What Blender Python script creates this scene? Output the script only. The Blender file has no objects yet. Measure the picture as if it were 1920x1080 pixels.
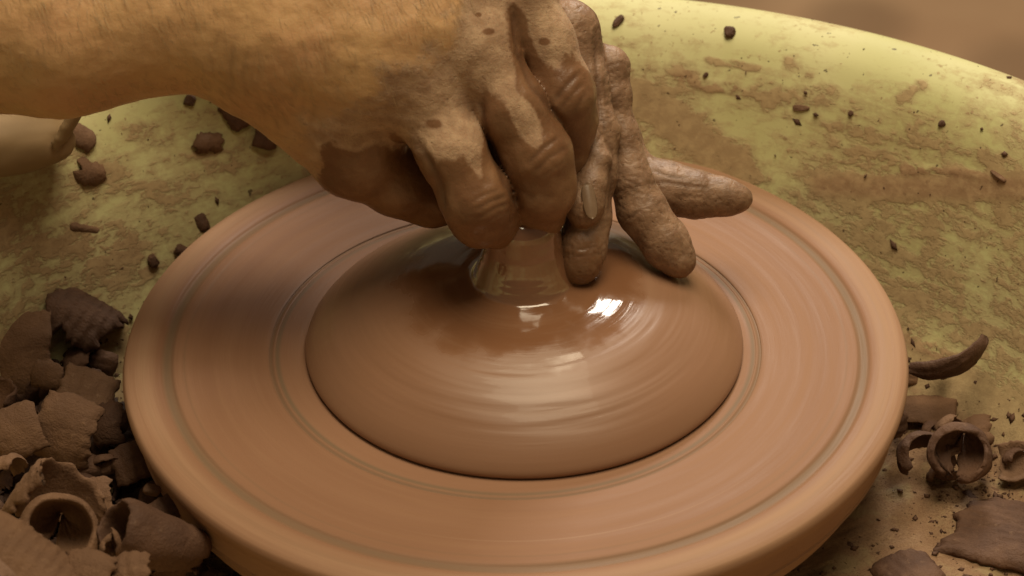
import bpy, bmesh, math, random
import numpy as np
from mathutils import Vector, Matrix, Euler
R = math.radians
sc = bpy.context.scene
COL = sc.collection

# ------------------------------------------------------------------ camera
TH, DIST, YAW, PITCH, ROLL = R(35.977), 1.1145, R(-.058), R(34.911), R(-.81)
FOC = 960 / math.tan(R(10))
CAM = np.array([0, -DIST * math.cos(TH), DIST * math.sin(TH)])
FWD = np.array([math.sin(YAW) * math.cos(PITCH), math.cos(YAW) * math.cos(PITCH), -math.sin(PITCH)])
_r = np.array([math.cos(YAW), -math.sin(YAW), 0.0]); _u = np.cross(_r, FWD)
RGT = _r * math.cos(ROLL) + _u * math.sin(ROLL)
UPV = -_r * math.sin(ROLL) + _u * math.cos(ROLL)
ZC0 = float(-CAM @ FWD)
cd = bpy.data.cameras.new('camera'); cam = bpy.data.objects.new('camera', cd); COL.objects.link(cam)
cd.sensor_width = 36; cd.lens = 18 / math.tan(R(10)); cd.clip_end = 50; cd.clip_start = .05
M = Matrix.Identity(4)
for i in range(3):
    M[i][0] = RGT[i]; M[i][1] = UPV[i]; M[i][2] = -FWD[i]; M[i][3] = CAM[i]
cam.matrix_world = M
sc.camera = cam
cd.dof.use_dof = True; cd.dof.focus_distance = ZC0 - .015; cd.dof.aperture_fstop = 14

# ------------------------------------------------------------------ light
w = bpy.data.worlds.new('World'); sc.world = w; w.use_nodes = True
bg = w.node_tree.nodes['Background']; bg.inputs[0].default_value = (1.0, .76, .50, 1); bg.inputs[1].default_value = .13
def area(name, loc, target, sx, sy, power, col):
    l = bpy.data.lights.new(name, 'AREA'); l.shape = 'RECTANGLE'; l.size = sx; l.size_y = sy; l.energy = power; l.color = col
    o = bpy.data.objects.new(name, l); COL.objects.link(o); o.location = loc
    o.rotation_euler = (Vector(target) - Vector(loc)).to_track_quat('-Z', 'Y').to_euler()
    return o
area('overhead_lamp', (.14, .05, 1.34), (0, 0, 0), .9, .7, 19.5, (1.0, .84, .58))
area('window_light', (.31, 1.3, 1.05), (0, 0, .03), .36, .44, 19, (1.0, .91, .78))
sc.view_settings.view_transform = 'Standard'; sc.view_settings.look = 'None'
sc.view_settings.exposure = -.14; sc.view_settings.gamma = 1

# ------------------------------------------------------------------ helpers
def at(px, py, d):
    """world point seen at photo pixel (px,py), d metres nearer than the plane through the wheel centre"""
    z = ZC0 - d
    return CAM + (FWD + RGT * ((px - 960) / FOC) + UPV * ((540 - py) / FOC)) * z
def on(px, py, z):
    v = FWD + RGT * ((px - 960) / FOC) + UPV * ((540 - py) / FOC)
    return CAM + v * ((z - CAM[2]) / v[2])
def to_px(V):
    d = V - CAM; z = d @ FWD
    return np.stack([960 + FOC * (d @ RGT) / z, 540 - FOC * (d @ UPV) / z], -1)

_rng = np.random.RandomState(7)
_T = _rng.rand(64, 64, 64).astype(np.float32)
def vnoise(P):
    i = np.floor(P).astype(int); f = P - i; f = f * f * (3 - 2 * f)
    a = i % 64; b = (i + 1) % 64
    x, y, z = f[..., 0], f[..., 1], f[..., 2]
    def g(p, q, r): return _T[p, q, r]
    c00 = g(a[..., 0], a[..., 1], a[..., 2]) * (1 - x) + g(b[..., 0], a[..., 1], a[..., 2]) * x
    c10 = g(a[..., 0], b[..., 1], a[..., 2]) * (1 - x) + g(b[..., 0], b[..., 1], a[..., 2]) * x
    c01 = g(a[..., 0], a[..., 1], b[..., 2]) * (1 - x) + g(b[..., 0], a[..., 1], b[..., 2]) * x
    c11 = g(a[..., 0], b[..., 1], b[..., 2]) * (1 - x) + g(b[..., 0], b[..., 1], b[..., 2]) * x
    return (c00 * (1 - y) + c10 * y) * (1 - z) + (c01 * (1 - y) + c11 * y) * z
def fbm(P, o=4):
    s = 0; a = .5; t = 0
    for k in range(o):
        s = s + a * vnoise(P * 2 ** k + 17.3 * k); t += a; a *= .5
    return s / t
def ss(a, b, x):
    t = np.clip((x - a) / (b - a), 0, 1); return t * t * (3 - 2 * t)

def link(name, me, mat, parent=None, smooth=True):
    o = bpy.data.objects.new(name, me); COL.objects.link(o)
    if mat and not me.materials: me.materials.append(mat)
    if smooth: me.polygons.foreach_set('use_smooth', [True] * len(me.polygons))
    if parent: o.parent = parent
    return o
def mesh_np(name, V, F, mat, parent=None, smooth=True, attrs=None):
    me = bpy.data.meshes.new(name)
    F = np.asarray(F, dtype=np.int32)
    n, k = F.shape
    me.vertices.add(len(V)); me.vertices.foreach_set('co', np.asarray(V, dtype=np.float32).ravel())
    me.loops.add(n * k); me.loops.foreach_set('vertex_index', F.ravel())
    me.polygons.add(n); me.polygons.foreach_set('loop_start', np.arange(0, n * k, k, dtype=np.int32))
    me.update(calc_edges=True)
    for a, v in (attrs or {}).items():
        at_ = me.attributes.new(a, 'FLOAT', 'POINT'); at_.data.foreach_set('value', np.asarray(v, dtype=np.float32))
    return link(name, me, mat, parent, smooth)
def tag(o, label=None, cat=None, group=None, kind=None):
    if label: o['label'] = label
    if cat: o['category'] = cat
    if group: o['group'] = group
    if kind: o['kind'] = kind
    return o
def empty(name, loc):
    o = bpy.data.objects.new(name, None); COL.objects.link(o); o.location = loc; o.empty_display_size = .01; return o
def lathe(prof, n=256, a0=0, a1=2 * math.pi, closed=True, centre=(0, 0), angs=None):
    prof = np.asarray(prof, float)
    A = np.linspace(a0, a1, n, endpoint=not closed) if angs is None else np.asarray(angs)
    n = len(A)
    V = np.stack([centre[0] + np.outer(np.cos(A), prof[:, 0]), centre[1] + np.outer(np.sin(A), prof[:, 0]),
                  np.outer(np.ones(n), prof[:, 1])], -1)
    m = len(prof)
    i = np.arange(n if closed else n - 1)[:, None]; j = np.arange(m - 1)[None]
    q = np.stack([i * m + j, ((i + 1) % n) * m + j, ((i + 1) % n) * m + j + 1, i * m + j + 1], -1).reshape(-1, 4)
    return V, q
def curve_prof(pts, n):
    """Catmull-Rom through (r,z) points"""
    P = np.array(pts, float); P = np.vstack([2 * P[0] - P[1], P, 2 * P[-1] - P[-2]])
    seg = len(P) - 3; out = []
    for t in np.linspace(0, seg - 1e-6, n):
        i = int(t); u = t - i; a, b, c, d = P[i:i + 4]
        out.append(.5 * (2 * b + (c - a) * u + (2 * a - 5 * b + 4 * c - d) * u * u + (3 * b - a - 3 * c + d) * u ** 3))
    return np.array(out)

# ------------------------------------------------------------------ materials
class NT:
    def __init__(s, name):
        s.m = bpy.data.materials.new(name); s.m.use_nodes = True; s.t = s.m.node_tree
        s.b = s.t.nodes['Principled BSDF']; s.pos = None
    def n(s, typ, **kw):
        nd = s.t.nodes.new(typ)
        for k, v in kw.items():
            if k.startswith('i_'):
                key = k[2:]; key = int(key) if key.isdigit() else key.replace('_', ' ')
                if isinstance(v, bpy.types.NodeSocket): s.t.links.new(v, nd.inputs[key])
                else: nd.inputs[key].default_value = v
            else: setattr(nd, k, v)
        return nd
    def l(s, a, b): s.t.links.new(a, b)
    def P(s):
        if s.pos is None: s.pos = s.n('ShaderNodeTexCoord').outputs['Object']
        return s.pos
    def scale(s, v, sc_): return s.n('ShaderNodeMapping', i_Vector=v, i_Scale=sc_).outputs[0]
    def noise(s, scale, detail=5, rough=.55, dist=0, vec=None):
        return s.n('ShaderNodeTexNoise', i_Vector=vec or s.P(), i_Scale=scale, i_Detail=detail, i_Roughness=rough, i_Distortion=dist).outputs['Fac']
    def math(s, op, a, b=None, c=None, clamp=False):
        nd = s.n('ShaderNodeMath', operation=op); nd.use_clamp = clamp
        for k, v in enumerate((a, b, c)):
            if v is None: continue
            if isinstance(v, bpy.types.NodeSocket): s.l(v, nd.inputs[k])
            else: nd.inputs[k].default_value = v
        return nd.outputs[0]
    def step(s, x, a, b, lo=0, hi=1):
        return s.n('ShaderNodeMapRange', interpolation_type='SMOOTHSTEP', i_Value=x, i_1=a, i_2=b, i_3=lo, i_4=hi).outputs[0]
    def mix(s, f, a, b):
        nd = s.n('ShaderNodeMix', data_type='RGBA')
        for k, v in ((0, f), (6, a), (7, b)):
            if isinstance(v, bpy.types.NodeSocket): s.l(v, nd.inputs[k])
            else: nd.inputs[k].default_value = (*v, 1) if isinstance(v, tuple) else v
        return nd.outputs[2]
    def attr(s, name): return s.n('ShaderNodeAttribute', attribute_name=name).outputs['Fac']
    def bump(s, h, dist, strength=1, normal=None):
        nd = s.n('ShaderNodeBump', i_Height=h, i_Distance=dist, i_Strength=strength)
        if normal: s.l(normal, nd.inputs['Normal'])
        return nd.outputs[0]
    def out(s, col=None, rough=None, nor=None, **kw):
        for k, v in (('Base Color', col), ('Roughness', rough), ('Normal', nor)):
            if v is None: continue
            if isinstance(v, bpy.types.NodeSocket): s.l(v, s.b.inputs[k])
            else: s.b.inputs[k].default_value = (*v, 1) if isinstance(v, tuple) else v
        for k, v in kw.items():
            k = k.replace('_', ' ')
            if isinstance(v, bpy.types.NodeSocket): s.l(v, s.b.inputs[k])
            else: s.b.inputs[k].default_value = v
        return s.m
    def polar(s, swirl=1.5):
        """vector (r*200, theta-streak) for smears left by turning"""
        x = s.n('ShaderNodeSeparateXYZ', i_0=s.P())
        r = s.math('SQRT', s.math('ADD', s.math('MULTIPLY', x.outputs[0], x.outputs[0]), s.math('MULTIPLY', x.outputs[1], x.outputs[1])))
        inv = s.math('DIVIDE', swirl, s.math('MAXIMUM', r, .004))
        cx = s.math('MULTIPLY', x.outputs[0], inv); cy = s.math('MULTIPLY', x.outputs[1], inv)
        v = s.n('ShaderNodeCombineXYZ', i_0=cx, i_1=cy, i_2=s.math('MULTIPLY', r, 200)).outputs[0]
        return r, v

def band(nt, r, a, b, soft):
    return nt.math('MULTIPLY', nt.step(r, a - soft, a + soft), nt.step(r, b - soft, b + soft, 1, 0))

def mat_wheel():
    t = NT('slip_covered_wheel'); r, v = t.polar(.9)
    n1 = t.noise(1.0, 6, .6, 0, v); n2 = t.noise(.22, 3, .5, 0, v); n3 = t.noise(4.2, 4, .6, 0, v)
    c = t.mix(t.step(n2, .3, .7), (.262, .135, .079), (.315, .172, .104))
    c = t.mix(t.step(n1, .45, .75, 0, .35), c, (.35, .20, .118))
    c = t.mix(t.step(n3, .5, .8, 0, .2), c, (.27, .135, .068))
    ring_col = (.19, .135, .085)  # darker, greyer tone of the ring bands
    for a, b, s_, k in ((.0903, .0919, .0008, .8), (.0930, .0944, .0008, .65), (.1312, .1348, .0014, .75), (.1262, .1270, .0006, .25), (.1415, .1430, .0012, .4)):
        m = t.math('MULTIPLY', band(t, r, a, b, s_), t.math('MULTIPLY', t.step(n1, .2, .6, .55, 1), k))
        c = t.mix(m, c, ring_col)
    c = t.mix(t.math('MULTIPLY', band(t, r, .138, .16, .002), t.step(n1, .25, .7, .35, .9)), c, (.39, .235, .145))
    c = t.mix(t.math('MULTIPLY', band(t, r, .1178, .1182, .0002), t.step(n2, .48, .6, 0, .5)), c, (.6, .42, .27))
    h = t.math('ADD', n1, t.math('MULTIPLY', n3, .25))
    return t.out(c, t.step(n1, .3, .7, .42, .62), t.bump(h, .0006, .5), Specular_IOR_Level=.1)
def mat_wetclay():
    t = NT('wet_clay'); r, v = t.polar(.55)
    n1 = t.noise(.9, 5, .6, 0, v); n2 = t.noise(.2, 3, .5, 0, v); nb = t.noise(70, 3, .5)
    c = t.mix(t.step(n2, .3, .7), (.215, .098, .047), (.265, .130, .067))
    # thicker milky slip on the outer skirt, watery film towards the neck
    edge = t.step(t.math('ADD', r, t.math('MULTIPLY', t.math('SUBTRACT', nb, .5), .030)), .038, .052)
    c = t.mix(t.math('MULTIPLY', edge, .65), c, (.30, .165, .10))
    c = t.mix(t.step(n1, .5, .75, 0, .35), c, (.32, .18, .105))
    rough = t.math('ADD', t.math('MULTIPLY', edge, .30), t.step(n1, .35, .7, .08, .15))
    h = t.math('ADD', t.math('MULTIPLY', n1, .8), t.math('MULTIPLY', t.noise(2.5, 3, .5, 0, v), .35))
    return t.out(c, rough, t.bump(h, .0010, .16), Specular_IOR_Level=.5, Coat_Weight=t.math('SUBTRACT', 1.0, t.math('MULTIPLY', edge, .92)), Coat_Roughness=.05)
def mat_clay(name, base, dark, pale, rough=.72, grooves=0.0, spec=.3):
    t = NT(name)
    oi = t.n('ShaderNodeObjectInfo').outputs['Random']
    n1 = t.noise(45, 6, .6); n2 = t.noise(320, 5, .65); n3 = t.noise(1300, 3, .6)
    c = t.mix(t.step(n1, .35, .68), dark, base)
    c = t.mix(t.step(n2, .56, .75, 0, .55), c, pale)
    c = t.mix(t.math('MULTIPLY', oi, .45), c, dark)
    st = t.noise(60, 4, .6, .4, t.scale(t.P(), (1, 6, 1)))
    h = t.math('ADD', t.math('MULTIPLY', n2, .9), t.math('ADD', t.math('MULTIPLY', n3, .25), t.math('MULTIPLY', st, .5 + grooves)))
    return t.out(c, rough, t.bump(h, .0013, .7), Specular_IOR_Level=spec)
def mat_pan():
    t = NT('clay_smeared_yellow_plastic'); cov = t.attr('cover'); thick = t.attr('thick')
    uvx = t.attr('arc'); uvy = t.attr('down')
    v = t.n('ShaderNodeCombineXYZ', i_0=uvx, i_1=uvy, i_2=0.0).outputs[0]
    a = t.noise(38, 7, .68, .6, t.scale(v, (1, 1.5, 1)))
    b = t.noise(170, 6, .7, .3, t.scale(v, (1, 1.3, 1)))
    st = t.noise(26, 5, .65, .3, t.n('ShaderNodeMapping', i_Vector=v, i_Rotation=(0, 0, R(24)), i_Scale=(1, 7, 1)).outputs[0])
    sp = t.noise(420, 3, .5)
    e = t.math('ADD', cov, t.math('ADD', t.math('MULTIPLY', t.math('SUBTRACT', a, .5), 1.0),
        t.math('ADD', t.math('MULTIPLY', t.math('SUBTRACT', b, .5), 1.15), t.math('MULTIPLY', t.math('SUBTRACT', st, .5), .75))))
    m = t.step(e, .44, .66)
    film = t.step(e, .22, .58, 0, .5)
    m = t.math('MAXIMUM', t.math('MULTIPLY', m, t.step(thick, 0, .5, .82, 1)), film)
    speck = t.math('MULTIPLY', t.step(sp, .66, .69), t.step(a, .40, .62))
    m = t.math('MAXIMUM', m, t.math('MULTIPLY', speck, .9), clamp=True)
    m = t.math('MAXIMUM', m, t.math('MULTIPLY', t.attr('sand'), t.step(t.noise(60, 5, .6), .3, .5, .75, 1)))
    yel = t.mix(t.step(t.noise(9, 4), .35, .65), (.52, .50, .225), (.60, .565, .29))
    sand = t.attr('sand'); grain = t.noise(1100, 4, .7)
    clay = t.mix(t.step(b, .4, .65), (.32, .20, .108), (.42, .285, .155))
    clay = t.mix(t.math('MULTIPLY', sand, t.step(t.noise(600, 5, .7), .35, .6, .3, .95)), clay, (.27, .165, .097))
    clay = t.mix(t.step(t.noise(260, 5, .6), .60, .70, 0, .45), clay, (.17, .09, .05))
    clay = t.mix(t.math('MULTIPLY', sand, t.step(grain, .50, .62, 0, .8)), clay, (.17, .095, .05))
    clay = t.mix(t.math('MULTIPLY', sand, t.step(t.noise(34, 5, .6), .42, .62, 0, .6)), clay, (.27, .155, .085))
    c = t.mix(m, yel, clay)
    c = t.mix(t.math('MULTIPLY', t.step(t.noise(350, 2, .4), .735, .75), .8), c, (.07, .04, .02))
    h = t.math('ADD', t.math('MULTIPLY', t.step(e, .5, .75), .8), t.math('MULTIPLY', t.math('ADD', b, t.math('MULTIPLY', t.noise(900, 4, .6), .5)), t.math('MULTIPLY', m, .7)))
    h = t.math('ADD', h, t.math('MULTIPLY', t.math('MULTIPLY', sand, grain), 3.0))
    return t.out(c, t.mix(m, (.60, .60, .60), (.9, .9, .9)), t.bump(h, .00030, .8), Specular_IOR_Level=.32)
def mat_hand(name, cake, dk=1.0):
    t = NT(name); wet = t.attr('wet'); dry = t.attr('dry'); cre = t.attr('crease')
    n0 = t.noise(38, 5, .6); n1 = t.noise(150, 6, .65); n2 = t.noise(600, 5, .6); n3 = t.noise(1700, 3, .6)
    vein = t.noise(22, 4, .5)
    skin = t.mix(t.step(n0, .3, .7), (.50, .285, .132), (.60, .365, .170))
    skin = t.mix(t.step(vein, .5, .7, 0, .5), skin, (.60, .31, .165))
    skin = t.mix(t.step(n1, .55, .75, 0, .35), skin, (.34, .18, .09))
    hair = t.noise(330, 3, .5, .5, t.n('ShaderNodeMapping', i_Vector=t.P(), i_Rotation=(0, 0, R(25)), i_Scale=(1, .12, .3)).outputs[0])
    skin = t.mix(t.step(hair, .58, .70, 0, .14), skin, (.30, .17, .09))
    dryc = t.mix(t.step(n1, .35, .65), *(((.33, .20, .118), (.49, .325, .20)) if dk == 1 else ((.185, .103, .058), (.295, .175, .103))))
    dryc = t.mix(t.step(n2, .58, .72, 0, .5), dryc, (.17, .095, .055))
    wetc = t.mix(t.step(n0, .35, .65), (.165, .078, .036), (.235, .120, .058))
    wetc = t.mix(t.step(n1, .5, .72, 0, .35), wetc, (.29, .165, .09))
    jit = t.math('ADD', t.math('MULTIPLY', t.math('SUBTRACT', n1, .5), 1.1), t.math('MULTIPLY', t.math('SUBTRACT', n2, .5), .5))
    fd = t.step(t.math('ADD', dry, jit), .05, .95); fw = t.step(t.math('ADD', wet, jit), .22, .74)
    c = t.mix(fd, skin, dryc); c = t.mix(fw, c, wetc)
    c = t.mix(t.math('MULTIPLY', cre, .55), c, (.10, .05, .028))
    # fine crinkled skin folds under clay
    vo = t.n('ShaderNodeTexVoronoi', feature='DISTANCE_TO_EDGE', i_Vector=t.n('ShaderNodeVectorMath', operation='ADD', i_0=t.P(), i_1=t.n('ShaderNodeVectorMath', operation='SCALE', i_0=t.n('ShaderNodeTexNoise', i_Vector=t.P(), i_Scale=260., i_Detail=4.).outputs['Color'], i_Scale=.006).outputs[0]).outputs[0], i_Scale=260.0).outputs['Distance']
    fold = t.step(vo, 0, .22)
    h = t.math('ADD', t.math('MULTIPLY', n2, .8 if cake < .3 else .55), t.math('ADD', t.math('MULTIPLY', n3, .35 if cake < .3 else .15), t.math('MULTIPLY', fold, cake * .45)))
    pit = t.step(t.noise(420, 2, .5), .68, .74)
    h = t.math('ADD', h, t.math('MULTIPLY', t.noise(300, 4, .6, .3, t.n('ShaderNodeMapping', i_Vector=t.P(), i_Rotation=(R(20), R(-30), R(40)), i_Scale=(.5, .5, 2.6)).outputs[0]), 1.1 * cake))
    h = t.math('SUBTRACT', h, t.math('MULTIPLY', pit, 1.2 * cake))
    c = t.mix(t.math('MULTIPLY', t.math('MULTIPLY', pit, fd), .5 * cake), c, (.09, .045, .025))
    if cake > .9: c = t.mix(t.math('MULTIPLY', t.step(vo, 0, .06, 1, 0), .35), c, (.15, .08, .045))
    rough = t.mix(fw, t.mix(fd, (.50, .50, .50), (.85, .85, .85) if cake < .3 else (.5, .5, .5)), (.36, .36, .36))
    st_ = t.math('MULTIPLY', t.math('ADD', .35, t.math('MULTIPLY', fd, .45)), t.step(fw, 0, 1, 1, .45))
    nd = t.bump(h, .0005 if cake < .3 else .00036, 1.0); t.l(st_, nd.node.inputs['Strength'])
    t.out(c, rough, nd, Specular_IOR_Level=.38)
    t.b.inputs['Subsurface Weight'].default_value = .06; t.b.inputs['Subsurface Scale'].default_value = .004
    return t.m
def mat_nail():
    t = NT('clay_filmed_nail'); n = t.noise(300, 4, .6)
    return t.out(t.mix(n, (.17, .105, .062), (.24, .155, .092)), .4, t.bump(n, .0003, .6))
def mat_floor():
    t = NT('tan_earth'); n = t.noise(3.2, 4, .55)
    c = t.mix(t.step(n, .3, .7), (.42, .25, .135), (.52, .33, .185))
    v = t.n('ShaderNodeTexVoronoi', feature='F1', i_Vector=t.P(), i_Scale=4.0, i_Randomness=1.0).outputs['Distance']
    for px, py, rx in ((1600, 36, .055), (1925, 130, .06), (1300, -60, .1)):
        q = on(px, py, -.62)
        d = t.n('ShaderNodeVectorMath', operation='DISTANCE', i_0=t.P(), i_1=tuple(q)).outputs['Value']
        c = t.mix(t.math('MULTIPLY', t.step(t.math('ADD', d, t.math('MULTIPLY', n, .05)), rx * .5 + .02, rx * 1.3 + .02, 1, 0), .35), c, (.085, .045, .018))
    return t.out(c, .9)
def mat_plain(name, a, b, rough, sc_=60, bd=.0006):
    t = NT(name); n = t.noise(sc_, 5, .6)
    return t.out(t.mix(t.step(n, .3, .7), a, b), rough, t.bump(n, bd, .6))

M_wheel, M_wet, M_pan = mat_wheel(), mat_wetclay(), mat_pan()
M_shade = mat_clay('leather_hard_clay', (.150, .078, .046), (.085, .042, .026), (.22, .13, .080))
M_groov = mat_clay('ribbed_leather_hard_clay', (.140, .072, .043), (.075, .037, .023), (.21, .12, .075), grooves=.7)
M_pale = mat_clay('drying_clay', (.235, .135, .082), (.17, .095, .056), (.40, .27, .18), rough=.82)
M_tan = mat_clay('tan_clay', (.215, .118, .066), (.15, .08, .045), (.29, .175, .10), rough=.8)  # tone lowered to carry the shade over the left pile
M_lump = mat_plain('dry_tan_clay', (.30, .20, .10), (.36, .24, .125), .7, 25, .0002)
M_handL, M_handR, M_nail = mat_hand('skin_splashed_with_clay', .25), mat_hand('skin_caked_with_clay', .5, .64), mat_nail()

# ------------------------------------------------------------------ setting
g = mesh_np('floor', [(-6, -3, -.62), (6, -3, -.62), (6, 9, -.62), (-6, 9, -.62)], [(0, 1, 2, 3)], mat_floor())
tag(g, kind='structure')

# ------------------------------------------------------------------ splash pan
PC = np.array([-.006, -.134])
pp = curve_prof([(0.0, -.056), (.10, -.056), (.20, -.056), (.228, -.054), (.246, -.046), (.260, -.030), (.272, -.008), (.283, .014), (.291, .030), (.297, .038),
                 (.304, .0435), (.313, .0465), (.321, .046), (.3265, .041), (.328, .032)], 240)
angs = np.radians(np.concatenate([np.arange(-30, 0, 2.), np.arange(0, 165, .25), np.arange(165, 330, 3.)]))
V, F = lathe(pp, centre=PC, angs=angs)
m = len(pp); seg = np.concatenate([[0], np.cumsum(np.linalg.norm(np.diff(pp, axis=0), axis=1))])
arc = np.repeat(angs[:, None] * .29, m, 1); down = np.repeat(seg[None], len(angs), 0)
Z = V[..., 2]; PX = to_px(V.reshape(-1, 3)).reshape(V.shape[:2] + (2,))
big = fbm(np.stack([arc * 14, down * 14, 0 * arc], -1) + 3, 4)
cover = .44 + .15 * ss(.040, .022, Z) + .08 * ss(.0, -.03, Z) + .95 * ss(-.036, -.054, Z) * (1 - .72 * ss(900, 350, PX[..., 0])) + (big - .5) * .9
cover = cover - .10 * ss(.036, .044, Z)
left = ss(900, 350, PX[..., 0]); cover += -left * .10 + left * ss(330, 480, PX[..., 1]) * .08
thick = np.zeros_like(cover)
def stroke(pts, wd, amt, th, jag=.35):
    global cover, thick
    P = np.array(pts, float); best = np.full(cover.shape, 1e9)
    for a, b in zip(P[:-1], P[1:]):
        ab = b - a; t = np.clip(((PX - a) @ ab) / (ab @ ab), 0, 1)
        best = np.minimum(best, np.linalg.norm(PX - a - t[..., None] * ab, axis=-1))
    nn = fbm(np.stack([PX[..., 0] / 30, PX[..., 1] / 12, 0 * arc + wd], -1), 3)
    k = ss(1.5, .3, best / wd + (nn - .5) * jag * 3.6)
    cover = np.maximum(cover, cover * (1 - k) + k * (.42 + amt * .6)); thick = np.maximum(thick, k * th * .45)
stroke([(1545, 345), (1700, 353), (1930, 352)], 24, 1.1, .9, .22)
stroke([(1480, 215), (1700, 262), (1900, 300)], 9, .35, .1)
stroke([(1440, 395), (1640, 470), (1900, 540)], 10, .4, .2)
stroke([(1620, 520), (1760, 590), (1920, 640)], 14, .5, .3)
stroke([(1700, 318), (1800, 322), (1900, 345)], 9, .6, 1.4)
stroke([(1185, 180), (1290, 240), (1400, 330)], 42, .8, .35, .25)
stroke([(1480, 440), (1580, 500), (1690, 545), (1800, 565)], 26, .4, .4)
stroke([(1760, 390), (1745, 470)], 17, .45, .2)
stroke([(1850, 290), (1880, 340), (1885, 420)], 12, .5, .2)
stroke([(1270, 140), (1330, 160), (1380, 165)], 12, .4, .8)
stroke([(1330, 115), (1420, 130)], 8, .5, .1)
stroke([(1480, 120), (1520, 145)], 12, .45, .1)
stroke([(1380, 180), (1480, 185), (1560, 170)], 20, .35, .1)
stroke([(1690, 190), (1730, 170)], 12, .5, .1)
stroke([(1560, 290), (1700, 300)], 22, .35, .3)
stroke([(1740, 600), (1900, 680)], 16, .35, .2)
stroke([(1660, 580), (1830, 700)], 12, .4, .3)
stroke([(1700, 640), (1800, 680)], 14, .5, 1.0)
stroke([(1880, 560), (1930, 640)], 18, .3, .2)
stroke([(250, 250), (420, 300)], 30, .35, .3)
stroke([(190, 330), (330, 380)], 26, .35, .3)
stroke([(0, 450), (120, 480), (240, 470)], 60, .45, .6)
lump = fbm(np.stack([arc * 220, down * 220, 0 * arc], -1), 3)
cl = np.clip(cover, 0, 1.2)
low = ss(-.040, -.054, Z)
hgt = (thick * (.0006 + .0016 * (lump - .4)) + low * .0035 * (fbm(V * 60, 4) - .4) + low * .0020 * (lump - .5))
dn = np.gradient(pp, axis=0); nr = np.stack([-dn[:, 1], dn[:, 0]], -1); nr /= np.linalg.norm(nr, axis=1)[:, None]
N3 = np.stack([np.outer(np.cos(angs), nr[:, 0]), np.outer(np.sin(angs), nr[:, 0]), np.outer(np.ones(len(angs)), nr[:, 1])], -1)
V = V + N3 * (hgt + .003)[..., None]
mid = V.shape
pan = mesh_np('splash_pan', V.reshape(-1, 3), F, M_pan, attrs=dict(cover=cover.ravel(), thick=thick.ravel(), arc=arc.ravel(), down=down.ravel(), sand=(low * (1 - .6 * left)).ravel()))
so = pan.modifiers.new('thickness', 'SOLIDIFY'); so.thickness = .003; so.offset = 1
tag(pan, 'yellow-green round splash pan with rolled rim, smeared with brown clay around the wheel', 'splash pan')
PANV = V.reshape(-1, 3)
def pan_hit(px, py):
    """point of the pan surface seen at a photo pixel"""
    q = to_px(PANV); d = np.hypot(q[:, 0] - px, q[:, 1] - py)
    c = np.where(d < 14)[0]
    if len(c) == 0: c = [d.argmin()]
    dist = np.linalg.norm(PANV[c] - CAM, axis=1)
    k = c[(d[c] + (dist - dist.min()) * 2000).argmin()]
    return PANV[k], N3.reshape(-1, 3)[k]

# ------------------------------------------------------------------ wheel head
wh = empty('wheel_head', (0, 0, -.05))
tag(wh, 'round potter\'s wheel head coated in smeared orange-brown slip', 'wheel head')
def wpart(name, pr, mat, n=360, ns=240):
    V, F = lathe(curve_prof(pr, ns), n)
    V[..., 2] += .00018 * (fbm(np.stack([V[..., 0] * 25, V[..., 1] * 25, np.hypot(V[..., 0], V[..., 1]) * 500], -1), 2) - .5)
    V[..., 2] += .05
    return mesh_np(name, V.reshape(-1, 3), F, mat, wh)
wpart('wheel_disc', [(0.002, -.0012), (.06, -.0012), (.0895, -.0012), (.0912, -.0017), (.0925, -.0012), (.0940, -.0016), (.096, -.0010), (.110, -.0008), (.1255, -.0004),
                     (.130, -.0003), (.1320, -.0010), (.1345, -.0011), (.1365, -.0003), (.141, .0), (.1460, -.0003), (.1488, -.0012), (.1500, -.0030), (.1502, -.0050), (.1494, -.0072), (.1478, -.0105), (.1466, -.0150), (.1460, -.0190), (.1440, -.0205), (.12, -.0208)], M_wheel, ns=420)
wpart('base_tier', [(.11, -.0215), (.138, -.0215), (.1412, -.0222), (.1422, -.0245), (.1405, -.030), (.138, -.0325), (.12, -.0335), (.03, -.0335)], M_wheel)
wpart('shaft', [(.028, -.0338), (.028, -.045), (.028, -.0545)], mat_plain('dull_steel', (.12, .10, .08), (.2, .16, .12), .5), ns=12, n=48)

# ------------------------------------------------------------------ clay on the wheel
cm = [(.0005, .0605), (.006, .0608), (.0105, .0597), (.0132, .056), (.0142, .050), (.0149, .045), (.0158, .041), (.0170, .0375), (.0181, .0345), (.0190, .0322),
      (.0200, .0308), (.0225, .0300), (.028, .0292), (.036, .0279), (.046, .0256), (.055, .0228), (.063, .0192), (.070, .0150), (.0757, .0108), (.0802, .0066), (.0830, .0030), (.0838, .0008), (.0832, -.0006)]
CX, CY = .0035, 0.0
V, F = lathe(curve_prof(cm, 300), 420)
rr = np.hypot(V[..., 0], V[..., 1]); th = np.arctan2(V[..., 1], V[..., 0])
sw = np.stack([np.cos(th) * .9, np.sin(th) * .9, rr * 330], -1)
amp = ss(.012, .03, rr) * ss(.084, .07, rr)
V[..., 2] += amp * (.22 + .78 * ss(.044, .060, rr)) * (.0006 * (fbm(sw + 5, 3) - .5) + .0012 * (fbm(np.stack([np.cos(th - rr * 40) * 1.3, np.sin(th - rr * 40) * 1.3, rr * 60], -1), 2) - .5))
V[..., 0:2] *= (1 + .006 * ss(.03, .018, rr) * (fbm(np.stack([np.cos(th) * .6, np.sin(th) * .6, V[..., 2] * 420], -1), 3) - .5))[..., None]
cm_o = mesh_np('clay_mound', V.reshape(-1, 3), F, M_wet)
cm_o.location = (CX, CY, 0)
tag(cm_o, 'wet brown clay mound with a thin neck being pulled up on the turning wheel', 'clay')

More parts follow.
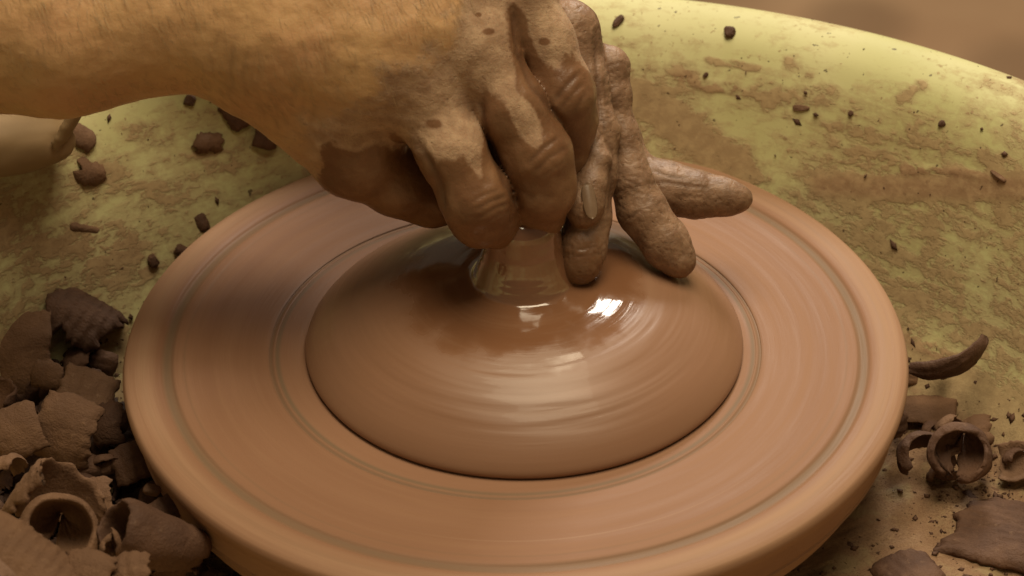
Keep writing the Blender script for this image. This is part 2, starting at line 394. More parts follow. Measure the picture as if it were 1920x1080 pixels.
# ------------------------------------------------------------------ hands: signed distance field -> surface
def round_cone(P, a, b, r1, r2):
    ba = b - a; l2 = ba @ ba + 1e-12; t = np.clip(((P - a) @ ba) / l2, 0, 1)
    return np.linalg.norm(P - a - t[..., None] * ba, axis=-1) - (r1 + (r2 - r1) * t)
def smin(a, b, k):
    h = np.maximum(k - np.abs(a - b), 0) / k
    return np.minimum(a, b) - h * h * k * .25
def surface_nets(Fd, org, h):
    nx, ny, nz = Fd.shape; ins = Fd < 0
    cnt = np.zeros((nx - 1, ny - 1, nz - 1), np.float32); acc = np.zeros(cnt.shape + (3,), np.float32)
    for ax in range(3):
        o1, o2 = [k for k in range(3) if k != ax]
        for da in (0, 1):
            for db in (0, 1):
                s0 = [slice(0, -1)] * 3; s1 = [slice(0, -1)] * 3
                s0[ax] = slice(0, -1); s1[ax] = slice(1, None)
                for o, dd in ((o1, da), (o2, db)):
                    sl = slice(dd, -1 if dd == 0 else None); s0[o] = sl; s1[o] = sl
                A = Fd[tuple(s0)]; B = Fd[tuple(s1)]; c = ins[tuple(s0)] != ins[tuple(s1)]
                t = np.where(c, A / np.where(c, A - B, 1), 0)
                cnt += c; acc[..., ax] += t; acc[..., o1] += c * da; acc[..., o2] += c * db
    act = cnt > 0; idx = np.full(cnt.shape, -1, np.int64); idx[act] = np.arange(act.sum())
    ijk = np.argwhere(act); Vv = org + (ijk + acc[act] / cnt[act][:, None]) * h
    Q = []
    for ax in range(3):
        o1, o2 = (ax + 1) % 3, (ax + 2) % 3
        s0 = [slice(1, -1)] * 3; s1 = [slice(1, -1)] * 3
        s0[ax] = slice(0, -1); s1[ax] = slice(1, None)
        c = ins[tuple(s0)] != ins[tuple(s1)]
        e = np.argwhere(c) + np.array([0 if k == ax else 1 for k in range(3)])
        up_ = ins[e[:, 0], e[:, 1], e[:, 2]]
        def cell(d1, d2):
            q = e.copy(); q[:, o1] -= d1; q[:, o2] -= d2; return idx[q[:, 0], q[:, 1], q[:, 2]]
        q = np.stack([cell(1, 1), cell(0, 1), cell(0, 0), cell(1, 0)], 1)
        q[~up_] = q[~up_][:, ::-1]; Q.append(q)
    Q = np.vstack(Q); Q = Q[(Q >= 0).all(1)]
    return Vv, Q
def build_sdf(groups, h, warp):
    """groups: (chains, k_inside, k_to_body); a chain is a list of (point, radius)"""
    allp = np.array([p for gch in groups for ch in gch[0] for p, r in ch]); ar = max(r for gch in groups for ch in gch[0] for p, r in ch)
    lo = allp.min(0) - ar - .004; hi = allp.max(0) + ar + .004
    n = np.ceil((hi - lo) / h).astype(int) + 1
    ax = [(lo[k] + np.arange(n[k]) * h).astype(np.float32) for k in range(3)]
    fields = []
    for chains, ki, kb in groups:
        Fd = np.full(n, .05, np.float32)
        for ch in chains:
            for (a, r1), (b, r2) in zip(ch[:-1], ch[1:]):
                a = np.asarray(a); b = np.asarray(b); pad = max(r1, r2) + .016
                l = np.clip(((np.minimum(a, b) - pad - lo) / h).astype(int), 0, n - 1); u = np.clip(((np.maximum(a, b) + pad - lo) / h).astype(int) + 1, 1, n)
                sl = tuple(slice(l[k], u[k]) for k in range(3))
                G = np.stack(np.meshgrid(*[ax[k][sl[k]] for k in range(3)], indexing='ij'), -1)
                d = round_cone(G, a.astype(np.float32), b.astype(np.float32), r1, r2)
                Fd[sl] = smin(Fd[sl], d, ki)
        fields.append((Fd, kb))
    body = fields[0][0]; out = body.copy()
    for Fd, kb in fields[1:]:
        out = np.minimum(out, smin(body, Fd, kb))
    return surface_nets(out, lo, h)
def vnormals(V, F):
    a, b, c, d = (V[F[:, k]] for k in range(4)); n = np.cross(c - a, d - b); N = np.zeros_like(V)
    for k in range(4): np.add.at(N, F[:, k], n)
    return N / (np.linalg.norm(N, axis=1)[:, None] + 1e-12)
def relax(V, F, it, lam=.5):
    E = np.vstack([F[:, [0, 1]], F[:, [1, 2]], F[:, [2, 3]], F[:, [3, 0]]]); E = np.vstack([E, E[:, ::-1]])
    deg = np.bincount(E[:, 0], minlength=len(V))[:, None]
    for _ in range(it):
        S = np.stack([np.bincount(E[:, 0], V[E[:, 1], k], minlength=len(V)) for k in range(3)], 1)
        V = V + lam * (S / deg - V)
    return V
def seg_dist(Q, pts):
    best = np.full(len(Q), 1e9); P = np.array(pts, float)
    for a, b in zip(P[:-1], P[1:]):
        ab = b - a; t = np.clip(((Q - a) @ ab) / (ab @ ab), 0, 1)
        best = np.minimum(best, np.linalg.norm(Q - a - t[:, None] * ab, axis=1))
    return best
def blob(Q, x, y, rx, ry, rot=0):
    c, s = math.cos(R(rot)), math.sin(R(rot)); X = Q[:, 0] - x; Y = Q[:, 1] - y
    return np.clip(1.5 - np.hypot((X * c + Y * s) / rx, (-X * s + Y * c) / ry), 0, 1)
PXM = 4885.0
def C(*js): return [(at(x, y, d / 1000), r / PXM) for x, y, d, r in js]

person = empty('person', (0, 0, .05))
tag(person, 'potter seen only as two clay-caked hands and a forearm, shaping clay on the wheel', 'person')

CREASE = .42
def finish_hand(name, groups, h, mat, paint, creases, lumps, label, rx=2):
    V, F = build_sdf(groups, h, 0); V = relax(V, F, rx); N = vnormals(V, F); Q = to_px(V)
    face = ss(-.2, .25, -(N @ FWD)); cre = np.zeros(len(V))
    dsp = lumps(V, Q)
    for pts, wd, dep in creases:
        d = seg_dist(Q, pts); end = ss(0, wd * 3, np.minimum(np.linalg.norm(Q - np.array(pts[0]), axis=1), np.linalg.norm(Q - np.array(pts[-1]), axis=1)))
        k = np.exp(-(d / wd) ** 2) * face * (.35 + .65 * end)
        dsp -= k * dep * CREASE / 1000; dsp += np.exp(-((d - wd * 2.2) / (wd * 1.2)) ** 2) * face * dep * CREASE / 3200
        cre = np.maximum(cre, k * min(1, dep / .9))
    V = V + N * dsp[:, None]
    a = paint(V, Q, N); a['crease'] = cre
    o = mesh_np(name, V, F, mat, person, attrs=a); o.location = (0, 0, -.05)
    o['label'] = label
    return o, V, N, Q

# --- the nearer hand, with its forearm
gL = [
 ([C((-90, 44, 52, 166), (120, 40, 52, 154), (330, 16, 50, 136), (450, 6, 50, 128)),
   C((450, 22, 50, 122), (560, 60, 50, 138), (670, 150, 47, 110)),
   C((450, -10, 46, 130), (640, -20, 46, 130), (900, -60, 40, 90)),
   C((520, 70, 54, 120), (720, 110, 56, 92), (800, 165, 54, 66)),
   C((560, 20, 54, 120), (770, 40, 58, 86), (890, 80, 54, 66)),
   C((560, -30, 50, 120), (780, -20, 54, 86), (955, -30, 46, 62)),
   C((520, 110, 44, 104), (610, 210, 42, 78), (665, 275, 38, 62)),
   C((560, 60, 20, 110), (760, 120, 10, 100), (880, 160, 0, 80)), C((860, 190, 26, 60), (930, 300, 24, 50), (960, 380, 16, 40))], .016, .010),
 ([C((650, 240, 40, 74), (672, 300, 36, 66), (745, 345, 28, 58), (805, 372, 20, 46), (850, 380, 12, 40))], .006, .009),      # little finger, folded
 ([C((800, 180, 56, 66), (845, 280, 58, 58), (893, 372, 54, 60), (905, 402, 46, 56), (955, 426, 30, 44), (985, 430, 14, 38))], .005, .008),
 ([C((895, 95, 54, 68), (955, 200, 54, 60), (1008, 292, 50, 62), (1018, 352, 44, 58), (1004, 398, 32, 50), (985, 425, 16, 42))], .005, .008),
 ([C((965, -40, 46, 62), (1020, 75, 44, 52), (1056, 180, 42, 56), (1070, 225, 34, 48), (1062, 300, 24, 38), (1040, 360, 16, 34))], .005, .008),
]
crL = [([(962, 20), (972, 100), (1000, 165), (1050, 225)], 6, 1.6), ([(897, 185), (915, 260), (945, 335), (972, 385)], 6, 1.4), ([(788, 270), (822, 335), (838, 400)], 6, 1.2),
       # knuckle wrinkles
       ([(990, 308), (1018, 278), (1050, 256)], 4, .8), ([(1000, 325), (1030, 296), (1066, 276)], 3.5, .6), ([(1015, 335), (1040, 315), (1062, 300)], 3, .4),
       ([(893, 392), (920, 378), (948, 368)], 3.5, .7), ([(898, 408), (925, 392), (955, 382)], 3, .6), ([(885, 378), (910, 364), (935, 356)], 3, .4), ([(905, 420), (930, 408), (950, 398)], 3, .4),
       ([(1040, 190), (1062, 160), (1085, 138)], 4, .9), ([(1075, 215), (1088, 190), (1100, 170)], 3.5, .5), ([(1050, 205), (1078, 172), (1096, 156)], 3, .5)]
_w = random.Random(4)
for k in range(13):      # wrinkles where the wrist bends
    x = 405 + k * 15 + _w.uniform(-8, 8); y0 = 80 + 9 * k + _w.uniform(-30, 60); y1 = 170 + 11 * k + _w.uniform(-25, 10)
    crL.append(([(x + 10, y0), (x - 2 + _w.uniform(-4, 4), (y0 + y1) / 2), (x + 4 + 3 * k, y1)], _w.uniform(3, 6), _w.uniform(.12, .32)))
crL.append(([(960, 350), (1000, 372), (1040, 368)], 5, .3))
def lumpL(V, Q):
    d = .0022 * (fbm(V * 55, 3) - .5) + .0007 * (fbm(V * 230 + 9, 3) - .5)
    for x, y, rx, ry, rot, a in ((700, 60, 200, 26, -3, .0007), (740, 125, 150, 22, 12, .0006), (560, 120, 90, 22, 50, .0005), (820, 60, 60, 50, 0, .001), (900, 85, 55, 55, 0, .0012), (800, 165, 50, 50, 0, .0012)):
        c, s = math.cos(R(rot)), math.sin(R(rot)); X = Q[:, 0] - x; Y = Q[:, 1] - y
        d += a * np.exp(-((X * c + Y * s) / rx) ** 2 - ((-X * s + Y * c) / ry) ** 2)
    return d
def paintL(V, Q, N):
    n = (fbm(V * 90, 4) - .5); x, y = Q[:, 0], Q[:, 1]
    # dry grey film over the knuckles
    dry = np.clip(ss(690, 830, x + .45 * (y - 150) + n * 260) * .95 + ss(170, 300, y + (x - 480) * .15 + n * 120) * ss(480, 620, x) * .8, 0, 1)
    wet = np.zeros(len(V)); dry = np.clip(dry + .5 * blob(Q, 700, 255, 90, 34, 8) + .4 * blob(Q, 830, 30, 60, 30, -20) * 0, 0, 1.4)
    wet = np.maximum(wet, ss(262, 292, y + n * 70) * ss(590, 620, x + n * 30) * ss(835, 800, x - (y - 300) * .5))     # little finger
    wet = np.maximum(wet, ss(275, 325, y - (x - 870) * .25 + n * 110) * ss(800, 830, x))                               # ring finger end
    wet = np.maximum(wet, ss(185, 235, y - (x - 960) * .9 + n * 90) * ss(890, 915, x))                                 # middle finger
    wet = np.maximum(wet, ss(50, 90, y - (x - 1000) * .55 + n * 60) * ss(955, 975, x))                                # index
    wet = np.maximum(wet, blob(Q, 975, 80, 22, 80, -10))
    wet = wet * (1 - .95 * np.clip(blob(Q, 985, 225, 20, 45, -25) * 1.6, 0, 1)) * (1 - .9 * np.clip(blob(Q, 1025, 85, 20, 42, -25) * 1.4, 0, 1))
    for bx, by, r_ in ((813, 233, 16), (915, 60, 12), (1020, 78, 12), (895, 28, 8)): wet = np.maximum(wet, blob(Q, bx, by, r_, r_ * .6) * .9)
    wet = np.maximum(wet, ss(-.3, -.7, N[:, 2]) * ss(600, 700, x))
    return dict(dry=dry, wet=wet)
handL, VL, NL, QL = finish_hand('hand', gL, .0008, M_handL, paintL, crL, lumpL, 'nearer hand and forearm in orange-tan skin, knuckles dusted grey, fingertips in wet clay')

def hairs(V, N, Q, hand, n):
    rs = np.random.RandomState(8); dens = fbm(V * 60, 3)
    ok = np.where((-(N @ FWD) > .05) & (Q[:, 0] > -60) & (Q[:, 0] + .9 * Q[:, 1] < 900) & (Q[:, 1] > -60) & (Q[:, 1] < 260))[0]
    p_ = ss(.3, .7, dens[ok]) + .1; k = rs.choice(ok, n, p=p_ / p_.sum()); P = V[k]; M_ = N[k]
    d = RGT * .55 - UPV * 1.0 + rs.randn(n, 3) * .28; d -= M_ * (d * M_).sum(1)[:, None]; d /= np.linalg.norm(d, axis=1)[:, None]
    side = np.cross(M_, d); L = rs.uniform(.003, .0075, n)[:, None]; wd = rs.uniform(.00004, .00008, n)[:, None]
    vs = [P - side * wd, P + side * wd, P + d * L * .5 + M_ * L * .13 + side * wd * .8, P + d * L * .5 + M_ * L * .13 - side * wd * .8,
          P + d * L + M_ * L * .10 + side * wd * .2, P + d * L + M_ * L * .10 - side * wd * .2]
    VV = np.stack(vs, 1).reshape(-1, 3); b = np.arange(n)[:, None] * 6
    F = np.vstack([b + np.array([[0, 1, 2, 3]]), b + np.array([[3, 2, 4, 5]])])
    o = mesh_np('arm_hair', VV, F, mat_plain('pale_brown_hair', (.36, .23, .11), (.50, .34, .17), .5), hand); o['kind'] = 'stuff'
hairs(VL, NL, QL, handL, 1500)

# --- the farther hand
gR = [
 ([C((300, -150, -60, 150), (640, -60, -40, 110), (860, 40, -14, 84), (980, 66, 2, 66), (1068, 60, 12, 52)), C((860, 90, -24, 84), (1030, 112, -10, 56), (1144, 124, 4, 34)),
   C((900, 150, -30, 84), (1060, 190, -24, 56), (1160, 262, -16, 38))], .008, .007),
 ([C((1066, 58, 12, 53), (1092, 150, 14, 42), (1128, 245, 16, 32), (1118, 330, 18, 34), (1104, 410, 20, 37), (1092, 465, 21, 41), (1086, 493, 21, 42))], .005, .005),
 ([C((1145, 126, 4, 33), (1152, 180, 5, 29), (1166, 250, 6, 28), (1182, 335, 6, 39), (1206, 400, 6, 44), (1246, 455, 6, 42), (1270, 485, 6, 36))], .005, .005),
 ([C((1160, 250, -16, 34), (1190, 332, -14, 42), (1245, 354, -12, 49), (1305, 364, -11, 42), (1355, 369, -10, 34), (1385, 371, -10, 26))], .005, .005),
 ([C((1100, 230, 22, 22), (1120, 300, 25, 22), (1108, 345, 28, 27), (1097, 385, 29, 31), (1094, 398, 29, 30))], .004, .004),
]
crR = [([(1118, 55), (1119, 130), (1124, 190), (1122, 240)], 4, 1.2), ([(1143, 300), (1147, 350), (1142, 400)], 4.5, 1.2), ([(1122, 175), (1128, 215), (1134, 252)], 3, .8),
       ([(1150, 345), (1170, 335), (1205, 352)], 3, .6), ([(1155, 362), (1180, 352), (1206, 365)], 2.6, .5), ([(1180, 412), (1192, 400), (1200, 396)], 3, .9),
       ([(1120, 235), (1128, 252), (1124, 262)], 3, .9), ([(1138, 262), (1146, 280), (1150, 300)], 3, .7), ([(1130, 200), (1150, 190), (1168, 172)], 3, .5),
       ([(1128, 182), (1150, 165), (1172, 150)], 2.6, .4), ([(1135, 130), (1155, 118), (1172, 120)], 3, .4), ([(1130, 160), (1138, 140), (1146, 132)], 3, .5),
       ([(1210, 345), (1250, 342), (1290, 350), (1330, 352)], 3, .5), ([(1225, 320), (1260, 332), (1285, 336)], 3, .6), ([(1400, 350), (1409, 368)], 2.5, .6),
       ([(1050, 455), (1085, 468), (1118, 462)], 3, .35), ([(1045, 470), (1080, 482), (1120, 478)], 3, .3), ([(1122, 495), (1127, 520)], 3, .7), ([(1295, 455), (1303, 480)], 2.5, .6)]
def lumpR(V, Q):
    f = fbm(V * 330, 4); cr = np.abs(fbm(V * 260 + 31, 3) - .5) * 2
    return .0016 * (fbm(V * 90, 3) - .5) + .00025 * (f - .5) - .00035 * ss(.09, .0, cr)
def paintR(V, Q, N):
    n = fbm(V * 70, 4) - .5; y = Q[:, 1]
    dry = np.full(len(V), 1.0)
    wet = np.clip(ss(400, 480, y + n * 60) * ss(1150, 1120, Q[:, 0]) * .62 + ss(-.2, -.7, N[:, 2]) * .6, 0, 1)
    return dict(dry=dry, wet=wet)
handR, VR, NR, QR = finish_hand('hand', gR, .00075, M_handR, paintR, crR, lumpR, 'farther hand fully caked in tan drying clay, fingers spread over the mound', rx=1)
# thumb nail, lying on the side of the thumb tip
def nail(px, py, L, W, rot, V, N, Q, hand):
    k = np.where(np.hypot(Q[:, 0] - px, Q[:, 1] - py) < 6)[0]; k = k[(-(N[k] @ FWD)) > 0]
    k = k[np.linalg.norm(V[k] - CAM, axis=1).argmin()]
    p, nn = V[k], N[k]; ang = R(rot); lx = RGT * math.cos(ang) + UPV * math.sin(ang); lx -= nn * (lx @ nn); lx /= np.linalg.norm(lx); ly = np.cross(nn, lx)
    vv = []; a, b = 14, 10
    for i in range(a + 1):
        for j in range(b + 1):
            u = i / a * 2 - 1; v = j / b * 2 - 1
            wv = v * math.sqrt(max(0, 1 - abs(u) ** 2.6)) if abs(u) < 1 else 0
            vv.append(p + lx * u * L / 2 + ly * wv * W / 2 + nn * (.0009 - .0016 * wv * wv - .0006 * u * u))
    ff = [(i * (b + 1) + j, (i + 1) * (b + 1) + j, (i + 1) * (b + 1) + j + 1, i * (b + 1) + j + 1) for i in range(a) for j in range(b)]
    o = mesh_np('nail', vv, ff, M_nail, hand)
    s = o.modifiers.new('thickness', 'SOLIDIFY'); s.thickness = .0006
    return o
nail(1111, 376, .0140, .0058, 97, VR, NR, QR, handR)

# ------------------------------------------------------------------ clay shavings
rnd = random.Random(5)
def shaving_mesh(L, W, arc, thick=.0016, jag=.16, seed=0, taper=0, twist=0, spiral=0, lump=.0006, notch=0.0, cone=0.0, warp=.0022, lens=0, bowl=0):
    """a torn strip L long, W wide, bent through arc degrees about local X; pole at origin, opening towards -Z"""
    nu, nv = max(12, int(L / .0009)), max(10, int(W / .0011)); nu = min(nu, 72); nv = min(nv, 56)
    a = R(max(arc, 4)); r0 = L / a
    U, Vv = np.meshgrid(np.linspace(-.5, .5, nu), np.linspace(-.5, .5, nv), indexing='ij')
    s = seed * 13.7
    def tear(x, k, side):
        P_ = np.stack([x + s + k, side * 3 + 0 * x, 0 * x], -1)
        r = 1 - 2 * np.abs(fbm(P_, 3) - .5) * 2.2
        return (r - .5) * .6 + (fbm(P_ * 2.7 + 9, 3) - .5) * .9
    e1 = tear(U * 4, 0, np.sign(Vv)); e2 = tear(Vv * 4, 50, np.sign(U))
    cut = 1 - .22 * ss(.30, .5, np.abs(U)) * (fbm(np.stack([np.sign(U) * 2 + s, np.sign(Vv) * 5 + 0 * U, 0 * U], -1), 1) > .5)
    wid = W * (1 + taper * U * 2) * cut * (1 + jag * .55 * e1 + .10 * (fbm(np.stack([U * 22 + s, np.sign(Vv), 0 * U], -1), 2) - .5))
    us = U * (1 + jag * .5 * e2 + .10 * (fbm(np.stack([Vv * 20 + s, np.sign(U) + 6, 0 * U], -1), 2) - .5))
    if lens: wid = wid * np.sqrt(np.clip(1 - lens * (2 * U) ** 2, .01, 1))
    X = Vv * wid + twist * us * L
    if notch: us = us * (1 - notch * np.exp(-((Vv - .1) / .09) ** 2) * (np.abs(U) * 2) ** 2)
    rad = r0 * (1 + spiral * us) * (1 + cone * Vv * 2)
    if bowl < 0: rad = rad * (1 + bowl * (Vv - .5) ** 2)
    elif bowl: rad = rad * np.sqrt(np.clip(1 - bowl * (.5 - Vv) ** 2, .02, 1))
    ph = us * a
    Y = np.sin(ph) * rad; Z = (np.cos(ph) - 1) * rad
    G = np.stack([X, Y, Z], -1)
    nrm = np.stack([0 * ph, np.sin(ph), np.cos(ph)], -1)
    G = G + nrm * ((fbm(G * 45 + s, 2) - .5) * warp * 2 - (Vv * 2) ** 2 * warp * .8)[..., None]
    ridge = .0004 * np.sin((X + .15 * Y) * 1500 + 6 * fbm(G * 60 + s, 2)) * (fbm(G * 40 + s + 4, 2) > .5)
    l = fbm(G * 160 + s, 4) - .5; rim = np.minimum(1, np.minimum((.5 - np.abs(U)) * nu, (.5 - np.abs(Vv)) * nv) * .4 + .3)
    t = thick * rim * (1 + 1.2 * (fbm(G * 70 + s + 7, 2) - .5))
    top = G + nrm * (t / 2 + l * lump * 2 + ridge)[..., None]
    bot = G - nrm * (t / 2 - l * lump * 1.4)[..., None]
    n = nu * nv; idx = np.arange(n).reshape(nu, nv)
    f = np.stack([idx[:-1, :-1], idx[1:, :-1], idx[1:, 1:], idx[:-1, 1:]], -1).reshape(-1, 4)
    F = [f, f[:, ::-1] + n]
    loop = np.concatenate([idx[0, :], idx[1:, -1], idx[-1, -2::-1], idx[-2:0:-1, 0]])
    nx = np.roll(loop, -1); F.append(np.stack([loop, nx, nx + n, loop + n], -1))
    return np.vstack([top.reshape(-1, 3), bot.reshape(-1, 3)]), np.vstack(F)
def chunk_mesh(sx, sy, sz, seed, rough=.35):
    bm = bmesh.new(); bmesh.ops.create_icosphere(bm, subdivisions=4, radius=1)
    P = np.array([v.co[:] for v in bm.verts]); 
    d = 1 + rough * 2 * (fbm(P * 1.1 + seed * 7.1, 2) - .5) + rough * .9 * (fbm(P * 3.2 + seed * 3.3, 3) - .5)
    P = np.sign(P) * np.abs(P) ** .8 * d[:, None]
    for v, p in zip(bm.verts, P): v.co = Vector((p[0] * sx, p[1] * sy, p[2] * sz))
    me = bpy.data.meshes.new('chunk'); bm.to_mesh(me); bm.free(); return me
def put(name, label, cat, loc, rot, VF, mat, group=None):
    V, F = VF
    o = mesh_np(name, V, F, mat); o.location = loc; o.rotation_euler = Euler([R(a) for a in rot], 'XYZ')
    return tag(o, label, cat, group)
def shav(label, px, py, z, L, W, arc, rot, seed, mat=None, name='clay_shaving', group='clay shavings left of the wheel', **kw):
    """L, W in photo pixels; rot = (roll about its long axis, tilt, turn in plan)"""
    p = on(px, py, z)
    return put(name, label, 'clay shaving', p, rot, shaving_mesh(L / PXM, W / PXM, arc, seed=seed, **kw), mat or M_shade, group)
def chunk(label, px, py, sx, sy, sz, seed, mat=None, lift=.5, z=None, name='clay_crumb', group=None, rz=None, rough=.35):
    if z is None: p, nn = pan_hit(px, py); p = p + nn * sz / PXM * lift
    else: p = on(px, py, z); nn = np.array([0, 0, 1.])
    me = chunk_mesh(sx / PXM, sy / PXM, sz / PXM, seed, rough); me.name = name
    o = link(name, me, mat or M_shade)
    q = Vector(nn).to_track_quat('Z', 'Y'); o.rotation_mode = 'QUATERNION'
    from mathutils import Quaternion
    o.rotation_quaternion = q @ Quaternion((0, 0, 1), R(seed * 47 % 360 if rz is None else rz))
    o.location = p
    return tag(o, label, 'clay crumb', group)

LG = 'clay shavings left of the wheel'; RG = 'clay shavings right of the wheel'
def curl(label, px, py, z, L, W, arc, axis, opening, seed, mat=None, group=LG, tube=False, **kw):
    """a shaving given by the direction of its axis and the side it opens to (right, up, towards the viewer)"""
    X = Vector(RGT * axis[0] + UPV * axis[1] - FWD * axis[2]).normalized()
    O = Vector(RGT * opening[0] + UPV * opening[1] - FWD * opening[2]); O = (O - X * O.dot(X)).normalized()
    Z = -O; Y = Z.cross(X)
    p = Vector(on(px, py, z))
    if tube: p = p + Z * (L / PXM / R(arc)) - X * (W / PXM / 2)
    o = mesh_np('clay_shaving', *shaving_mesh(L / PXM, W / PXM, arc, seed=seed, **kw), mat or M_shade)
    m = Matrix.Identity(4)
    for i in range(3): m[i][0] = X[i]; m[i][1] = Y[i]; m[i][2] = Z[i]; m[i][3] = p[i]
    o.matrix_world = m
    return tag(o, label, 'clay shaving', group)
# left pile: label, px, py, z, L, W, arc, axis, opening, seed
curl('crumpled dark clay shaving with a folded end at the left edge, top of the pile', 50, 552, -.030, 130, 80, 190, (.8, -.5, .3), (0, -.7, -.6), 1, thick=.002, jag=.6, spiral=.6)
curl('large dark ribbed clay shaving leaning on the pan wall left of the wheel', 168, 572, -.020, 190, 135, 120, (.85, -.5, .1), (-.35, -.8, -.5), 2, M_groov, thick=.0028, jag=.7, taper=.12)
curl('flat brown clay sheet at the left edge under the folded one', 40, 660, -.024, 200, 112, 85, (1, .15, .1), (.1, -.25, -1), 3, M_tan, jag=.25)
curl('small curved plate of clay just below the ribbed shaving', 138, 664, -.032, 80, 62, 90, (.9, .2, .3), (.2, -.6, -.7), 4, jag=.6)
curl('rounded thumb-sized clay chip between the sheet and the speckled block', 86, 704, -.024, 66, 54, 60, (.2, 1, 0), (.2, 0, -1), 5, M_tan, jag=.2)
curl('speckled pale clay slab in the middle of the left pile', 158, 738, -.020, 104, 108, 30, (.9, -.3, .1), (0, -.35, -1), 6, M_pale, thick=.005, jag=.25)
curl('torn brown edge of clay hanging from the speckled slab on its wheel side', 196, 790, -.024, 100, 60, 90, (.9, .1, .3), (-.3, -.3, -1), 62, jag=.8)
curl('dark clay chip tucked beside the speckled slab next to the wheel', 190, 680, -.036, 60, 50, 110, (.3, 1, 0), (.3, 0, -1), 7)
curl('upright clay strip at the left edge below the flat sheet', 20, 745, -.018, 110, 60, 160, (.5, .8, .3), (-.7, 0, .5), 8, jag=.6)
curl('olive-brown broad clay plate with a notch, left of the wheel', 118, 806, -.012, 150, 112, 105, (1, -.3, .1), (.1, -.1, -1), 9, M_tan, jag=.22, thick=.0024)
curl('tan clay plate at the left edge beside the notched plate', 26, 800, -.008, 130, 90, 110, (.9, .35, 0), (-.3, -.4, -.8), 10, M_tan, jag=.15)
curl('cupped clay curl with jagged lip standing open in the lower left pile', 62, 912, -.004, 240, 120, 165, (.55, .85, .25), (.75, -.35, .65), 11, M_tan, thick=.0026, jag=.8, spiral=.3)
curl('rolled clay tube with a dark open end, lower left', 115, 990, .0, 370, 110, 335, (.28, .30, .9), (-.3, -1, .2), 12, M_tan, tube=True, thick=.003, jag=.25, bowl=.99)
curl('broad smooth clay slab curving into the lower left corner', 52, 1040, .016, 170, 230, 110, (.78, -.62, .1), (-.5, -.6, -.6), 13, M_tan, thick=.003, jag=.2)
curl('long curled clay shaving with a round open end beside the wheel, bottom left', 212, 985, .002, 320, 190, 335, (-.72, .42, .55), (-.2, -1, .2), 14, M_shade, tube=True, thick=.0026, jag=.3, bowl=-.4)
curl('round-cornered clay chip half under the left edge of the wheel', 244, 866, -.026, 80, 72, 50, (.9, .3, 0), (0, -.3, -1), 15, jag=.2)
curl('dull clay plate between the open cup and the wheel', 168, 930, -.018, 100, 80, 90, (.9, .3, .3), (.2, -.4, -.9), 16, M_tan, jag=.5)
curl('small broken clay bit in front of the rolled tube', 196, 1022, .006, 44, 50, 130, (.3, 1, .3), (.9, 0, .4), 17, M_tan, jag=.9)
curl('torn clay bit standing in the mouth of the long curled shaving', 222, 1020, .006, 36, 56, 120, (-.1, 1, .3), (-.9, 0, .4), 18, M_tan, jag=.9)
curl('flat clay scrap at the bottom edge left of the wheel', 160, 1062, .010, 80, 90, 80, (.9, -.2, .3), (0, -.5, -.8), 19, M_tan, jag=.6)
curl('clay scrap at the bottom edge with a lit upper rim', 232, 1066, .008, 90, 80, 90, (.9, .2, .3), (.1, -.6, -.8), 20, M_tan, jag=.6)
curl('narrow clay chip against the wheel edge, lower left', 312, 958, -.018, 80, 56, 60, (.5, -.9, .1), (0, -.3, -1), 21)
curl('little pale clay chip in the dark gap by the wheel, lower left', 284, 920, -.018, 34, 22, 40, (.2, 1, 0), (0, 0, -1), 22, M_pale)
curl('dark clay strip lying level under the round-cornered chip', 186, 884, -.034, 36, 110, 60, (1, 0, 0), (0, -.5, -.8), 23)
curl('clay shaving bridging the notched plate and the open cup', 190, 850, -.026, 60, 60, 150, (1, .3, .2), (.2, -.9, .2), 24, jag=.6)
curl('bent clay sliver by the wheel edge above the round-cornered chip', 224, 790, -.034, 70, 44, 110, (.3, 1, 0), (-.6, 0, -.8), 25)
curl('thin hooked clay curl between the flat sheet and the ribbed shaving', 106, 622, -.036, 90, 34, 210, (.2, .5, .8), (.7, -.6, .2), 27)
curl('short dark curl in front of the speckled slab', 108, 760, -.014, 80, 36, 190, (.6, .2, .8), (0, -1, .2), 28)
curl('small tan curl at the left edge above the open cup', 12, 858, .0, 90, 46, 170, (.7, .4, .6), (.2, -1, .1), 29, M_tan, jag=.5)
curl('pale rounded clay end poking into the bottom left corner', -8, 1076, .040, 90, 80, 120, (.6, -.6, .1), (-.6, -.5, -.6), 30, M_pale, jag=.1, thick=.004)
# shavings in the dark gaps
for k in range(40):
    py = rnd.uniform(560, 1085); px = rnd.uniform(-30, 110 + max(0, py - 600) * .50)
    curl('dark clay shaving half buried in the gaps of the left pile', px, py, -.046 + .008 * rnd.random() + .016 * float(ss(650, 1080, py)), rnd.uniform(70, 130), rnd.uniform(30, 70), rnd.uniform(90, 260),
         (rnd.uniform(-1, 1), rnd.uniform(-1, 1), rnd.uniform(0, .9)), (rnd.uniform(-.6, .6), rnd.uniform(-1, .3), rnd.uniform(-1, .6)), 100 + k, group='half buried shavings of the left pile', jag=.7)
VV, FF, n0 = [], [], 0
for k in range(230):    # the crushed bottom layer of the pile, coloured dark for shade in the gaps
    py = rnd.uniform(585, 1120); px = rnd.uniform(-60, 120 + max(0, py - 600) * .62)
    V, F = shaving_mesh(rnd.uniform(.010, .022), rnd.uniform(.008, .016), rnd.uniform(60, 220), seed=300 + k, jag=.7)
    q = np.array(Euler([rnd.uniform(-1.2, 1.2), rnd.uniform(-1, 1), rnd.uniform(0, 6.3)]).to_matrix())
    VV.append(V @ q.T + on(px, py, -.050 + .010 * rnd.random() + .006 * float(ss(700, 1080, py)))); FF.append(F + n0); n0 += len(V)
